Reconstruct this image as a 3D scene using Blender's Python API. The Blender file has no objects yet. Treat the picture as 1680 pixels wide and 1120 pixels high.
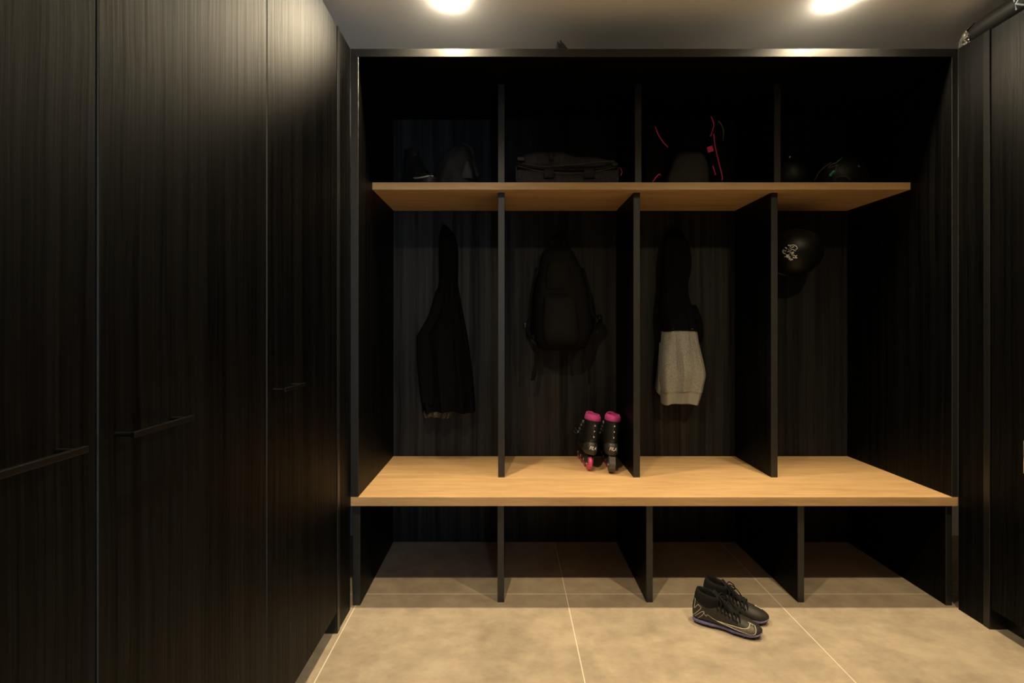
import bpy, bmesh, math, random
from mathutils import Vector, Matrix
random.seed(7)
S = bpy.context.scene
COL = S.collection
H = 1.2325            # camera height
F = 16.0 / 36.0 * 1680  # focal length in pixels of the frame

# ------------------------------------------------------------------ camera
cd = bpy.data.cameras.new('camera')
cd.lens = 16.0; cd.sensor_width = 36.0; cd.sensor_fit = 'HORIZONTAL'
cd.shift_x = 7 / 1680; cd.shift_y = -29 / 1680
cd.clip_start = 0.01
cam = bpy.data.objects.new('camera', cd); COL.objects.link(cam)
cam.location = (0, 0, H); cam.rotation_euler = (math.pi / 2, 0, 0)
S.camera = cam

# ------------------------------------------------------------------ light
S.view_settings.view_transform = 'Standard'
S.view_settings.look = 'None'
S.view_settings.exposure = 0.0
S.view_settings.gamma = 1.0
S.view_settings.use_curve_mapping = False
S.cycles.max_bounces = 10
S.cycles.diffuse_bounces = 6
S.cycles.sample_clamp_indirect = 4.0
w = bpy.data.worlds.new('world'); S.world = w; w.use_nodes = True
w.node_tree.nodes['Background'].inputs[0].default_value = (0.55, 0.7, 1.0, 1)
w.node_tree.nodes['Background'].inputs[1].default_value = 0.01

LAMP_POWER = 126.0
LAMP_COLOR = (1.0, 0.80, 0.50)
LAMP_Z = 2.6

# added cool fill for the left lockers, narrowed by the added doorway
wl = bpy.data.lights.new('cool_fill', 'AREA'); wl.shape = 'RECTANGLE'
wl.size = 1.1; wl.size_y = 1.3; wl.energy = 62.0; wl.color = (0.60, 0.80, 1.0)
wo = bpy.data.objects.new('cool_fill', wl); COL.objects.link(wo)
wo.location = (1.05, -2.56, 1.5); wo.rotation_euler = (math.radians(90), 0, 0)

# ------------------------------------------------------------------ materials
def mat(name, color, rough=0.5, metal=0.0, spec=0.5, noise=0.0, nscale=60.0, bump=0.0, bscale=400.0, sheen=0.0, emit=0.0, coat=0.0):
    m = bpy.data.materials.new(name); m.use_nodes = True
    nt = m.node_tree; N = nt.nodes; L = nt.links
    b = N['Principled BSDF']
    b.inputs['Base Color'].default_value = (*color, 1)
    b.inputs['Roughness'].default_value = rough
    b.inputs['Metallic'].default_value = metal
    b.inputs['Specular IOR Level'].default_value = spec
    if sheen: b.inputs['Sheen Weight'].default_value = sheen
    if coat: b.inputs['Coat Weight'].default_value = coat
    if emit:
        b.inputs['Emission Color'].default_value = (*color, 1)
        b.inputs['Emission Strength'].default_value = emit
    tc = N.new('ShaderNodeTexCoord')
    if noise:
        n = N.new('ShaderNodeTexNoise'); n.inputs['Scale'].default_value = nscale; n.inputs['Detail'].default_value = 5
        L.new(tc.outputs['Object'], n.inputs['Vector'])
        r = N.new('ShaderNodeValToRGB')
        r.color_ramp.elements[0].position = 0.3; r.color_ramp.elements[1].position = 0.7
        r.color_ramp.elements[0].color = tuple(c * (1 - noise) for c in color) + (1,)
        r.color_ramp.elements[1].color = tuple(min(1, c * (1 + noise)) for c in color) + (1,)
        L.new(n.outputs['Fac'], r.inputs['Fac']); L.new(r.outputs['Color'], b.inputs['Base Color'])
    if bump:
        n2 = N.new('ShaderNodeTexNoise'); n2.inputs['Scale'].default_value = bscale; n2.inputs['Detail'].default_value = 3
        L.new(tc.outputs['Object'], n2.inputs['Vector'])
        bp = N.new('ShaderNodeBump'); bp.inputs['Strength'].default_value = bump; bp.inputs['Distance'].default_value = 0.002
        L.new(n2.outputs['Fac'], bp.inputs['Height']); L.new(bp.outputs['Normal'], b.inputs['Normal'])
    return m

def wood(name, dark, light, stretch, rough, fine, bump, bscale=1.0, spec=0.5, warp=0.02, rvar=0.06, p0=0.32, p1=0.68, satin=0.0):
    """stretch = scale per axis of the grain noise (small along the grain)"""
    m = bpy.data.materials.new(name); m.use_nodes = True
    nt = m.node_tree; N = nt.nodes; L = nt.links; b = N['Principled BSDF']
    g = N.new('ShaderNodeNewGeometry')
    # slow sideways wandering of the grain
    wn = N.new('ShaderNodeTexNoise'); wn.inputs['Scale'].default_value = 2.3; wn.inputs['Detail'].default_value = 2
    L.new(g.outputs['Position'], wn.inputs['Vector'])
    sub = N.new('ShaderNodeVectorMath'); sub.operation = 'SUBTRACT'; sub.inputs[1].default_value = (.5, .5, .5)
    L.new(wn.outputs['Color'], sub.inputs[0])
    sc = N.new('ShaderNodeVectorMath'); sc.operation = 'SCALE'; sc.inputs['Scale'].default_value = warp
    L.new(sub.outputs[0], sc.inputs[0])
    add = N.new('ShaderNodeVectorMath'); add.operation = 'ADD'
    L.new(g.outputs['Position'], add.inputs[0]); L.new(sc.outputs[0], add.inputs[1])
    def layer(k, detail):
        mp = N.new('ShaderNodeVectorMath'); mp.operation = 'MULTIPLY'
        mp.inputs[1].default_value = tuple(s * k for s in stretch)
        L.new(add.outputs[0], mp.inputs[0])
        n = N.new('ShaderNodeTexNoise'); n.inputs['Scale'].default_value = 1.0
        n.inputs['Detail'].default_value = detail; n.inputs['Roughness'].default_value = 0.62
        L.new(mp.outputs[0], n.inputs['Vector'])
        return n
    a = layer(1.0, 6); f = layer(fine, 4)
    mx = N.new('ShaderNodeMath'); mx.operation = 'MULTIPLY_ADD'; mx.inputs[1].default_value = 0.6
    hf = N.new('ShaderNodeMath'); hf.operation = 'MULTIPLY'; hf.inputs[1].default_value = 0.4
    L.new(f.outputs['Fac'], hf.inputs[0])
    L.new(a.outputs['Fac'], mx.inputs[0]); L.new(hf.outputs[0], mx.inputs[2])
    r = N.new('ShaderNodeValToRGB')
    r.color_ramp.elements[0].position = p0; r.color_ramp.elements[1].position = p1
    r.color_ramp.elements[0].color = (*dark, 1); r.color_ramp.elements[1].color = (*light, 1)
    if satin:   # the stain also gathers in broader figure lines
        g3 = layer(0.3, 4); h3 = N.new('ShaderNodeMath'); h3.operation = 'MULTIPLY_ADD'; h3.inputs[1].default_value = 0.55
        h4 = N.new('ShaderNodeMath'); h4.operation = 'MULTIPLY'; h4.inputs[1].default_value = 0.45
        L.new(mx.outputs[0], h4.inputs[0]); L.new(g3.outputs['Fac'], h3.inputs[0]); L.new(h4.outputs[0], h3.inputs[2]); L.new(h3.outputs[0], r.inputs['Fac'])
    else: L.new(mx.outputs[0], r.inputs['Fac'])
    L.new(r.outputs['Color'], b.inputs['Base Color'])
    rr = N.new('ShaderNodeMapRange'); rr.inputs[3].default_value = rough + rvar; rr.inputs[4].default_value = rough - rvar
    L.new(mx.outputs[0], rr.inputs[0]); L.new(rr.outputs[0], b.inputs['Roughness'])
    b.inputs['Specular IOR Level'].default_value = spec
    bp = N.new('ShaderNodeBump'); bp.inputs['Strength'].default_value = bump; bp.inputs['Distance'].default_value = 0.0015 * bscale
    L.new(mx.outputs[0], bp.inputs['Height']); L.new(bp.outputs['Normal'], b.inputs['Normal'])
    if satin:   # satin lacquer: a soft, short-tailed sheen over a dark stain
        d = N.new('ShaderNodeBsdfDiffuse'); L.new(r.outputs['Color'], d.inputs['Color']); L.new(bp.outputs['Normal'], d.inputs['Normal'])
        gl = N.new('ShaderNodeBsdfGlossy'); gl.distribution = 'BECKMANN'
        r2 = N.new('ShaderNodeMapRange'); r2.inputs[3].default_value = satin * (0.4 if stretch[0] < 100 else 0.78); r2.inputs[4].default_value = min(1, satin * (1.3 if stretch[0] < 100 else 1.2)); r2.inputs[1].default_value = p0; r2.inputs[2].default_value = p1
        L.new((h3 if stretch[0] < 100 else mx).outputs[0], r2.inputs[0]); L.new(r2.outputs[0], gl.inputs['Color'])
        L.new(rr.outputs[0], gl.inputs['Roughness']); L.new(bp.outputs['Normal'], gl.inputs['Normal'])
        fr = N.new('ShaderNodeFresnel'); fr.inputs['IOR'].default_value = 1.45; L.new(bp.outputs['Normal'], fr.inputs['Normal'])
        ms = N.new('ShaderNodeMixShader'); L.new(fr.outputs[0], ms.inputs[0]); L.new(d.outputs[0], ms.inputs[1]); L.new(gl.outputs[0], ms.inputs[2])
        L.new(ms.outputs[0], N['Material Output'].inputs['Surface']); N.remove(b)
    return m

M = {}
M['black_wood'] = wood('black_wood', (0.0006, 0.0006, 0.0006), (0.0035, 0.0035, 0.0035), (125, 125, 0.9), 0.51, 2.5, 0.30, rvar=0.03, satin=0.33, p0=0.40, p1=0.58)
M['figured_black_wood'] = wood('figured_black_wood', (0.0072, 0.0072, 0.0074), (0.0195, 0.0193, 0.0192), (62, 62, 0.8), 0.51, 2.5, 0.5, rvar=0.03, satin=0.33, p0=0.38, p1=0.56)
M['black_edge'] = mat('black_edge', (0.006, 0.006, 0.006), 0.35, noise=0.2, nscale=40)
M['edge_band'] = mat('edge_band', (0.0145, 0.0142, 0.014), 0.40, noise=0.1, nscale=40)
M['door_edge'] = mat('door_edge', (0.05, 0.05, 0.05), 0.4, noise=0.1, nscale=40)
M['oak'] = wood('oak', (0.37, 0.215, 0.095), (0.56, 0.36, 0.172), (1.6, 17, 17), 0.42, 3.6, 0.10, warp=0.05, p0=0.30, p1=0.62)
M['black_metal'] = mat('black_metal', (0.002, 0.002, 0.002), 0.35, spec=0.25, noise=0.1)
M['white_paint'] = mat('white_paint', (0.88, 0.87, 0.87), 0.9, noise=0.03, nscale=3)
M['grey_paint'] = mat('grey_paint', (0.10, 0.10, 0.10), 0.9, noise=0.03, nscale=3)
M['white_metal'] = mat('white_metal', (0.7, 0.7, 0.68), 0.5, noise=0.02)
M['lamp_glass'] = mat('lamp_glass', (1.0, 0.86, 0.62), 0.4, emit=800.0)
M['dark_void'] = mat('dark_board', (0.01, 0.01, 0.01), 0.7, noise=0.1)

def tile_mat():
    m = bpy.data.materials.new('stone_tile'); m.use_nodes = True
    nt = m.node_tree; N = nt.nodes; L = nt.links; b = N['Principled BSDF']
    g = N.new('ShaderNodeNewGeometry')
    sep = N.new('ShaderNodeSeparateXYZ'); L.new(g.outputs['Position'], sep.inputs[0])
    def grout(axis, off, pitch, half):
        a = N.new('ShaderNodeMath'); a.operation = 'SUBTRACT'; a.inputs[1].default_value = off - pitch / 2
        L.new(sep.outputs[axis], a.inputs[0])
        c = N.new('ShaderNodeMath'); c.operation = 'FLOORED_MODULO'; c.inputs[1].default_value = pitch
        L.new(a.outputs[0], c.inputs[0])
        d = N.new('ShaderNodeMath'); d.operation = 'SUBTRACT'; d.inputs[1].default_value = pitch / 2
        L.new(c.outputs[0], d.inputs[0])
        e = N.new('ShaderNodeMath'); e.operation = 'ABSOLUTE'; L.new(d.outputs[0], e.inputs[0])
        f = N.new('ShaderNodeMath'); f.operation = 'LESS_THAN'; f.inputs[1].default_value = half
        L.new(e.outputs[0], f.inputs[0])
        return f
    gx = grout('X', 0.2655, 0.9305, 0.0017); gy = grout('Y', 2.0775, 0.9305, 0.0017)
    mxg = N.new('ShaderNodeMath'); mxg.operation = 'MAXIMUM'
    L.new(gx.outputs[0], mxg.inputs[0]); L.new(gy.outputs[0], mxg.inputs[1])
    n1 = N.new('ShaderNodeTexNoise'); n1.inputs['Scale'].default_value = 3.2; n1.inputs['Detail'].default_value = 9; n1.inputs['Roughness'].default_value = 0.65; n1.inputs['Distortion'].default_value = 0.6
    L.new(g.outputs['Position'], n1.inputs['Vector'])
    mp = N.new('ShaderNodeVectorMath'); mp.operation = 'MULTIPLY'; mp.inputs[1].default_value = (9, 15, 1)
    L.new(g.outputs['Position'], mp.inputs[0])
    n2 = N.new('ShaderNodeTexNoise'); n2.inputs['Scale'].default_value = 1; n2.inputs['Detail'].default_value = 6; n2.inputs['Roughness'].default_value = 0.7
    L.new(mp.outputs[0], n2.inputs['Vector'])
    ad = N.new('ShaderNodeMath'); ad.operation = 'MULTIPLY_ADD'; ad.inputs[1].default_value = 0.45
    hf = N.new('ShaderNodeMath'); hf.operation = 'MULTIPLY'; hf.inputs[1].default_value = 0.55
    L.new(n1.outputs['Fac'], hf.inputs[0]); L.new(n2.outputs['Fac'], ad.inputs[0]); L.new(hf.outputs[0], ad.inputs[2])
    r = N.new('ShaderNodeValToRGB')
    r.color_ramp.elements[0].position = 0.36; r.color_ramp.elements[1].position = 0.60
    r.color_ramp.elements[0].color = (0.27, 0.215, 0.153, 1); r.color_ramp.elements[1].color = (0.44, 0.355, 0.255, 1)
    L.new(ad.outputs[0], r.inputs['Fac'])
    mix = N.new('ShaderNodeMix'); mix.data_type = 'RGBA'
    L.new(mxg.outputs[0], mix.inputs['Factor']); L.new(r.outputs['Color'], mix.inputs['A'])
    mix.inputs['B'].default_value = (0.78, 0.68, 0.54, 1)
    L.new(mix.outputs['Result'], b.inputs['Base Color'])
    b.inputs['Roughness'].default_value = 0.48
    bp = N.new('ShaderNodeBump'); bp.inputs['Strength'].default_value = 0.06; bp.inputs['Distance'].default_value = 0.002
    L.new(ad.outputs[0], bp.inputs['Height']); L.new(bp.outputs['Normal'], b.inputs['Normal'])
    return m
M['tile'] = tile_mat()
M['jacket'] = mat('black_cloth', (0.0024, 0.0024, 0.0026), 0.9, spec=0.06, noise=0.2, nscale=80, bump=0.3, bscale=500)
M['lining'] = mat('brown_lining', (0.06, 0.045, 0.03), 0.8, noise=0.6, nscale=90)
M['pack'] = mat('pack_nylon', (0.0028, 0.0027, 0.0026), 0.75, spec=0.1, noise=0.2, nscale=120, bump=0.4, bscale=700)
M['pack_panel'] = mat('pack_panel', (0.0031, 0.0028, 0.0025), 0.75, spec=0.12, noise=0.2, nscale=120, bump=0.4, bscale=700)
M['school_panel'] = mat('school_panel', (0.022, 0.021, 0.019), 0.6, spec=0.3, noise=0.2, nscale=120, bump=0.4, bscale=700)
M['hood_black'] = mat('hoodie_black', (0.0026, 0.0024, 0.0024), 0.9, spec=0.06, noise=0.2, nscale=200, bump=0.3, bscale=600)
M['hood_grey'] = mat('hoodie_grey_marl', (0.25, 0.24, 0.22), 0.95, spec=0.1, noise=0.42, nscale=260, bump=0.4, bscale=600)
M['hood_rib'] = mat('hoodie_grey_rib', (0.26, 0.245, 0.22), 0.95, spec=0.1, noise=0.12, nscale=300, bump=0.4, bscale=600)
M['helmet'] = mat('helmet_matt_black', (0.003, 0.003, 0.003), 0.45, spec=0.25, noise=0.15, nscale=30)
M['white_print'] = mat('white_print', (0.75, 0.70, 0.66), 0.6, noise=0.15, nscale=300)
M['pink'] = mat('pink_fabric', (0.36, 0.03, 0.17), 0.8, noise=0.25, nscale=150, bump=0.3)
M['pink_wheel'] = mat('pink_urethane', (0.52, 0.055, 0.16), 0.35, noise=0.12, nscale=60)
M['pink_trim'] = mat('pink_piping', (0.80, 0.045, 0.20), 0.55, noise=0.1, nscale=80)
M['plastic'] = mat('black_plastic', (0.005, 0.005, 0.005), 0.38, noise=0.15, nscale=50)
M['plastic_grey'] = mat('charcoal_plastic', (0.019, 0.018, 0.015), 0.45, noise=0.2, nscale=50)
M['rubber'] = mat('dark_rubber', (0.055, 0.047, 0.04), 0.7, noise=0.2, nscale=80)
M['silver'] = mat('silver_metal', (0.75, 0.74, 0.72), 0.25, metal=0.9, noise=0.05)
M['duffel'] = mat('duffel_canvas', (0.040, 0.036, 0.037), 0.75, spec=0.3, noise=0.3, nscale=60, bump=0.4, bscale=600)
M['duffel_dark'] = mat('duffel_black', (0.008, 0.008, 0.009), 0.7, noise=0.2, nscale=60)
M['grey_edge'] = mat('grey_piping', (0.10, 0.095, 0.09), 0.6, noise=0.2)
M['red_tag'] = mat('red_tag', (0.32, 0.05, 0.07), 0.7, noise=0.3, nscale=60)
M['cleat'] = mat('cleat_upper', (0.022, 0.019, 0.014), 0.5, spec=0.4, noise=0.25, nscale=120, bump=0.25, bscale=900)
M['cleat_knit'] = mat('cleat_knit', (0.0085, 0.0085, 0.009), 0.85, spec=0.2, noise=0.2, nscale=200, bump=0.4, bscale=900)
M['cleat_sole'] = mat('cleat_sole_violet', (0.14, 0.12, 0.27), 0.35, noise=0.15, nscale=60)
M['stud'] = mat('black_stud', (0.01, 0.01, 0.012), 0.4, noise=0.1)
M['swoosh'] = mat('silver_print', (0.72, 0.66, 0.54), 0.5, noise=0.15, nscale=300)
M['swoosh_fill'] = mat('speckled_print', (0.13, 0.11, 0.08), 0.5, noise=0.9, nscale=500)
M['lace'] = mat('black_lace', (0.007, 0.007, 0.007), 0.9, spec=0.2, noise=0.2, nscale=200)
M['trainer'] = mat('trainer_black', (0.006, 0.006, 0.007), 0.6, noise=0.2, nscale=90)
M['sole_grey'] = mat('trainer_sole', (0.42, 0.42, 0.42), 0.6, noise=0.1)
M['bag_soft'] = mat('soft_bag', (0.007, 0.007, 0.0075), 0.75, noise=0.2, nscale=60, bump=0.3)
M['bag_grey'] = mat('soft_bag_grey', (0.032, 0.031, 0.030), 0.7, noise=0.2, nscale=60)
M['green'] = mat('green_decal', (0.03, 0.60, 0.32), 0.35, noise=0.3, nscale=200)
M['olive'] = mat('olive_pouch', (0.030, 0.028, 0.018), 0.7, noise=0.3, nscale=60)
M['pouch'] = mat('dark_pouch', (0.014, 0.012, 0.009), 0.7, noise=0.3, nscale=60)
M['roll'] = mat('black_roll', (0.0045, 0.004, 0.0036), 0.6, noise=0.15, nscale=40)
M['pale_print'] = mat('pale_blue_print', (0.38, 0.46, 0.56), 0.6, noise=0.2, nscale=100)

def foil():
    m = mat('crinkled_foil', (0.8, 0.78, 0.72), 0.18, metal=0.9)
    nt = m.node_tree; N = nt.nodes; L = nt.links; b = N['Principled BSDF']
    v = N.new('ShaderNodeTexVoronoi'); v.inputs['Scale'].default_value = 70
    tc = N.new('ShaderNodeTexCoord'); L.new(tc.outputs['Object'], v.inputs['Vector'])
    bp = N.new('ShaderNodeBump'); bp.inputs['Strength'].default_value = 1.0; bp.inputs['Distance'].default_value = 0.01
    L.new(v.outputs['Distance'], bp.inputs['Height']); L.new(bp.outputs['Normal'], b.inputs['Normal'])
    return m
M['foil'] = foil()

# ------------------------------------------------------------------ mesh helpers
def box(bm, x0, x1, y0, y1, z0, z1, bev=0.0, seg=2):
    r = bmesh.ops.create_cube(bm, size=1.0)
    vs = r['verts']
    bmesh.ops.scale(bm, vec=(x1 - x0, y1 - y0, z1 - z0), verts=vs)
    bmesh.ops.translate(bm, vec=((x0 + x1) / 2, (y0 + y1) / 2, (z0 + z1) / 2), verts=vs)
    if bev:
        es = list({e for v in vs for e in v.link_edges})
        bmesh.ops.bevel(bm, geom=es, offset=bev, segments=seg, affect='EDGES', profile=0.5)

def loft(bm, rings, cap0=True, cap1=True, closed=True):
    vr = [[bm.verts.new(p) for p in r] for r in rings]
    n = len(vr[0])
    for a, b in zip(vr[:-1], vr[1:]):
        for i in range(n if closed else n - 1):
            j = (i + 1) % n
            try: bm.faces.new((a[i], a[j], b[j], b[i]))
            except ValueError: pass
    if closed and cap0: bm.faces.new(list(reversed(vr[0])))
    if closed and cap1: bm.faces.new(vr[-1])

def spline(pts, k=6):
    """Catmull-Rom through tuples of any dimension"""
    P = [tuple(p) for p in pts]
    out = []
    for i in range(len(P) - 1):
        p0 = P[max(i - 1, 0)]; p1 = P[i]; p2 = P[i + 1]; p3 = P[min(i + 2, len(P) - 1)]
        for s in range(k):
            t = s / k
            out.append(tuple(0.5 * (2 * b + (c - a) * t + (2 * a - 5 * b + 4 * c - d) * t * t + (3 * b - a - 3 * c + d) * t ** 3)
                             for a, b, c, d in zip(p0, p1, p2, p3)))
    out.append(P[-1])
    return out

def tube(bm, pts, r, sides=8, flat=1.0, taper=None, closed=False):
    """round (or flattened) tube along a polyline"""
    P = [Vector(p) for p in pts]
    rings = []; up = None
    for i, p in enumerate(P):
        if closed: t = P[(i + 1) % len(P)] - P[i - 1]
        else: t = P[min(i + 1, len(P) - 1)] - P[max(i - 1, 0)]
        if t.length < 1e-9: t = Vector((0, 0, 1))
        t.normalize()
        if up is None:
            up = Vector((0, 0, 1)) if abs(t.z) < 0.9 else Vector((0, 1, 0))
        a = t.cross(up)
        if a.length < 1e-6: a = t.cross(Vector((1, 0, 0)))
        a.normalize(); b = a.cross(t).normalized(); up = b
        rr = r * (taper(i / max(1, len(P) - 1)) if taper else 1)
        rings.append([p + a * (rr * math.cos(q)) + b * (rr * flat * math.sin(q)) for q in (2 * math.pi * k / sides for k in range(sides))])
    if closed:
        rings.append(rings[0])
        loft(bm, rings, False, False); bmesh.ops.remove_doubles(bm, verts=bm.verts, dist=1e-7)
    else: loft(bm, rings)

def strap(bm, pts, wdir, width, thick):
    """flat webbing along pts; wdir is the width direction"""
    P = [Vector(p) for p in pts]; wv = Vector(wdir).normalized(); rings = []
    for i, p in enumerate(P):
        t = (P[min(i + 1, len(P) - 1)] - P[max(i - 1, 0)]).normalized()
        n = t.cross(wv).normalized()
        rings.append([p + wv * width / 2 + n * thick / 2, p - wv * width / 2 + n * thick / 2, p - wv * width / 2 - n * thick / 2, p + wv * width / 2 - n * thick / 2])
    loft(bm, rings)

def cyl(bm, p0, p1, r, sides=20, bev=0.0):
    p0 = Vector(p0); p1 = Vector(p1); t = (p1 - p0).normalized()
    up = Vector((0, 0, 1)) if abs(t.z) < 0.9 else Vector((0, 1, 0))
    a = t.cross(up).normalized(); b = a.cross(t)
    def ring(c, rr): return [c + a * (rr * math.cos(q)) + b * (rr * math.sin(q)) for q in (2 * math.pi * k / sides for k in range(sides))]
    if bev: loft(bm, [ring(p0, r - bev), ring(p0 + t * bev, r), ring(p1 - t * bev, r), ring(p1, r - bev)])
    else: loft(bm, [ring(p0, r), ring(p1, r)])

def BM(): return bmesh.new()

def obj(name, bm, m, parent=None, smooth=False, world=True):
    """links bm as one mesh object; coordinates are world ones (world=True) or the parent's own"""
    bmesh.ops.recalc_face_normals(bm, faces=bm.faces)
    me = bpy.data.meshes.new(name)
    o = bpy.data.objects.new(name, me); COL.objects.link(o)
    if parent is not None:
        if world:
            off = Vector((0, 0, 0)); p = parent
            while p is not None: off += p.location; p = p.parent
            bmesh.ops.translate(bm, vec=-off, verts=bm.verts)
        o.parent = parent
    elif world and bm.verts:
        # put the origin at the base centre
        xs = [v.co.x for v in bm.verts]; ys = [v.co.y for v in bm.verts]; zs = [v.co.z for v in bm.verts]
        c = Vector(((min(xs) + max(xs)) / 2, (min(ys) + max(ys)) / 2, min(zs)))
        bmesh.ops.translate(bm, vec=-c, verts=bm.verts); o.location = c
    if smooth:
        for f in bm.faces: f.smooth = True
    bm.to_mesh(me); bm.free()
    if smooth: me.set_sharp_from_angle(angle=math.radians(50))
    me.materials.append(M[m])
    return o

def subd(o, n=1):
    md = o.modifiers.new('subdivision', 'SUBSURF'); md.levels = n; md.render_levels = n

def tag(o, label, cat, group=None):
    o['label'] = label; o['category'] = cat
    if group: o['group'] = group
    return o

def thing(name, label, cat, loc=(0, 0, 0), rotz=0.0, group=None):
    o = bpy.data.objects.new(name, None); COL.objects.link(o)
    o.empty_display_size = 0.05
    o.location = loc; o.rotation_euler = (0, 0, rotz)
    return tag(o, label, cat, group)

def struct(name, bm, m):
    o = obj(name, bm, m); o['kind'] = 'structure'; return o

def at(px, py, Y):
    """the place at depth Y that a point of the photograph shows"""
    return Vector(((px - 833) / F * Y, Y, H + (531 - py) / F * Y))

# ------------------------------------------------------------------ room shell
b = BM(); box(b, -1.35, 3.15, -2.6, 2.75, -0.1, 0.0); struct('floor', b, 'tile')
b = BM(); box(b, -1.35, 3.15, -2.6, 2.75, 2.6, 2.7); struct('ceiling', b, 'white_paint')
b = BM(); box(b, -1.45, -1.35, -2.6, 2.75, 0.0, 2.6); struct('wall_left', b, 'white_paint')
b = BM(); box(b, -1.35, 3.15, 2.65, 2.75, 0.0, 2.6); struct('wall_back', b, 'white_paint')
b = BM(); box(b, 3.15, 3.25, -2.6, 2.75, 0.0, 2.6); struct('wall_right', b, 'white_paint')
b = BM()   # far wall of the room behind the camera, with an opening added for the cool fill
box(b, -1.35, 0.5, -2.7, -2.6, 0.0, 2.6); box(b, 1.6, 3.15, -2.7, -2.6, 0.0, 2.6)
box(b, 0.5, 1.6, -2.7, -2.6, 0.0, 0.85); box(b, 0.5, 1.6, -2.7, -2.6, 2.15, 2.6)
struct('wall_front', b, 'grey_paint')
b = BM()  # unseen window frame, added around the cool fill
for x in (0.5, 1.02, 1.54): box(b, x, x + 0.06, -2.67, -2.62, 0.85, 2.15)
box(b, 0.5, 1.6, -2.67, -2.62, 0.85, 0.91); box(b, 0.5, 1.6, -2.67, -2.62, 2.09, 2.15)
struct('added_window_1', b, 'white_metal')
b = BM()   # unseen partition, added so its gap keeps the cool fill to the left
box(b, -1.35, -0.68, -0.55, -0.42, 0.0, 2.6); box(b, 0.42, 3.15, -0.55, -0.42, 0.0, 2.6); box(b, -0.68, 0.42, -0.55, -0.42, 2.52, 2.6)
struct('added_partition', b, 'grey_paint')

# ------------------------------------------------------------------ downlights
def downlight(x, y, label):
    t = thing('ceiling_downlight', label, 'ceiling lamp', (x, y, LAMP_Z), 0, 'ceiling downlights')
    b = BM()   # trim ring
    prof = [(0.040, 0.0), (0.0395, -0.0012), (0.038, -0.0018), (0.0365, -0.0015), (0.035, 0.0)]
    rings = [[(r * math.cos(a), r * math.sin(a), z) for a in (2 * math.pi * k / 40 for k in range(40))] for r, z in prof]
    loft(b, rings, False, False); obj('trim_ring', b, 'white_metal', t, True, world=False)
    b = BM()
    rings = [[(r * math.cos(a), r * math.sin(a), z) for a in (2 * math.pi * k / 32 for k in range(32))] for r, z in ((0.035, -0.001), (0.034, -0.006), (0.028, -0.009), (0.016, -0.0105), (0.004, -0.011))]
    loft(b, rings); obj('lens', b, 'lamp_glass', t, True, world=False)
    ld = bpy.data.lights.new('downlight_lamp', 'SPOT'); ld.spot_size = math.radians(149); ld.spot_blend = 1.0; ld.shadow_soft_size = 0.02
    ld.energy = LAMP_POWER; ld.color = LAMP_COLOR
    lo = bpy.data.objects.new('downlight_lamp', ld); COL.objects.link(lo); lo.location = (0, 0, -0.015); lo.parent = t
downlight(-0.2465, 1.914, 'left one of two glowing round downlights in the ceiling before the lockers')
downlight(1.39, 1.914, 'right one of two glowing round downlights in the ceiling before the lockers')
for k, (x, y) in enumerate(((-0.2465, 0.79), (1.39, 0.79))):
    ld = bpy.data.lights.new('downlight_lamp', 'SPOT'); ld.spot_size = math.radians(149); ld.spot_blend = 1.0; ld.shadow_soft_size = 0.02
    ld.energy = LAMP_POWER; ld.color = LAMP_COLOR
    lo = bpy.data.objects.new('downlight_lamp', ld); COL.objects.link(lo); lo.location = (x, y, LAMP_Z - 0.015)

# ------------------------------------------------------------------ built-in locker unit
YF, YB = 1.965, 2.572
XL0, XL1, XR1, XR0 = -0.679, -0.645, 1.918, 1.945
ZB0, ZB1 = 0.4455, 0.485           # bench
ZS0, ZS1 = 1.8707, 1.9055          # shelf
ZT0, ZT1 = 2.385, 2.42             # top board
DX = (-0.031, 0.628, 1.298); DT = 0.016
unit = thing('locker_unit', 'tall open black wood-grain locker unit with dividers filling the back wall', 'locker unit', (0.63, 2.27, 0))
def panel(name, x0, x1, y0, y1, z0, z1, m='black_wood', parent=unit, bev=0.001):
    b = BM(); box(b, x0, x1, y0, y1, z0, z1, bev, 1); o = obj(name, b, m, parent)
    o.data.materials.append(M['edge_band'])      # the sawn front edge is banded
    for p in o.data.polygons:
        if p.normal.y < -0.5 and name != 'back_panel': p.material_index = 1
    return o
panel('back_panel', XL0, XR0, YB, YB + 0.016, 0.0, ZT1, 'figured_black_wood')
panel('top_panel', XL0, XR0, YF, YB, ZT0, ZT1)
panel('side_panel', XL0, XL1, YF, YB, ZB1, ZT0)
panel('side_panel', XR1, XR0, YF, YB, ZB1, ZT0)
panel('side_panel', XL0, XL1 - 0.001, 1.992, YB, 0.0, ZB0)
panel('side_panel', XR1, XR0, 1.992, YB, 0.0, ZB0)
for x in DX:
    panel('divider', x - DT, x + DT, 2.19, YB, ZS1, ZT0)
    panel('divider', x - DT, x + DT, 2.215, YB, ZB1, ZS0)
    panel('divider', x - DT * .9, x + DT * .9, 2.014, YB, 0.0, ZB0)
b = BM(); box(b, XL0, XR0, YF, YB, ZB0, ZB1, 0.0012, 1)
tag(obj('bench_top', b, 'oak'), 'long light oak bench seat board running the full width under the lockers', 'bench')
b = BM(); box(b, XL1, XR1, 2.166, YB, ZS0, ZS1, 0.0012, 1)
tag(obj('shelf_board', b, 'oak'), 'light oak shelf board across the lockers above the hanging clothes', 'shelf')

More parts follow.
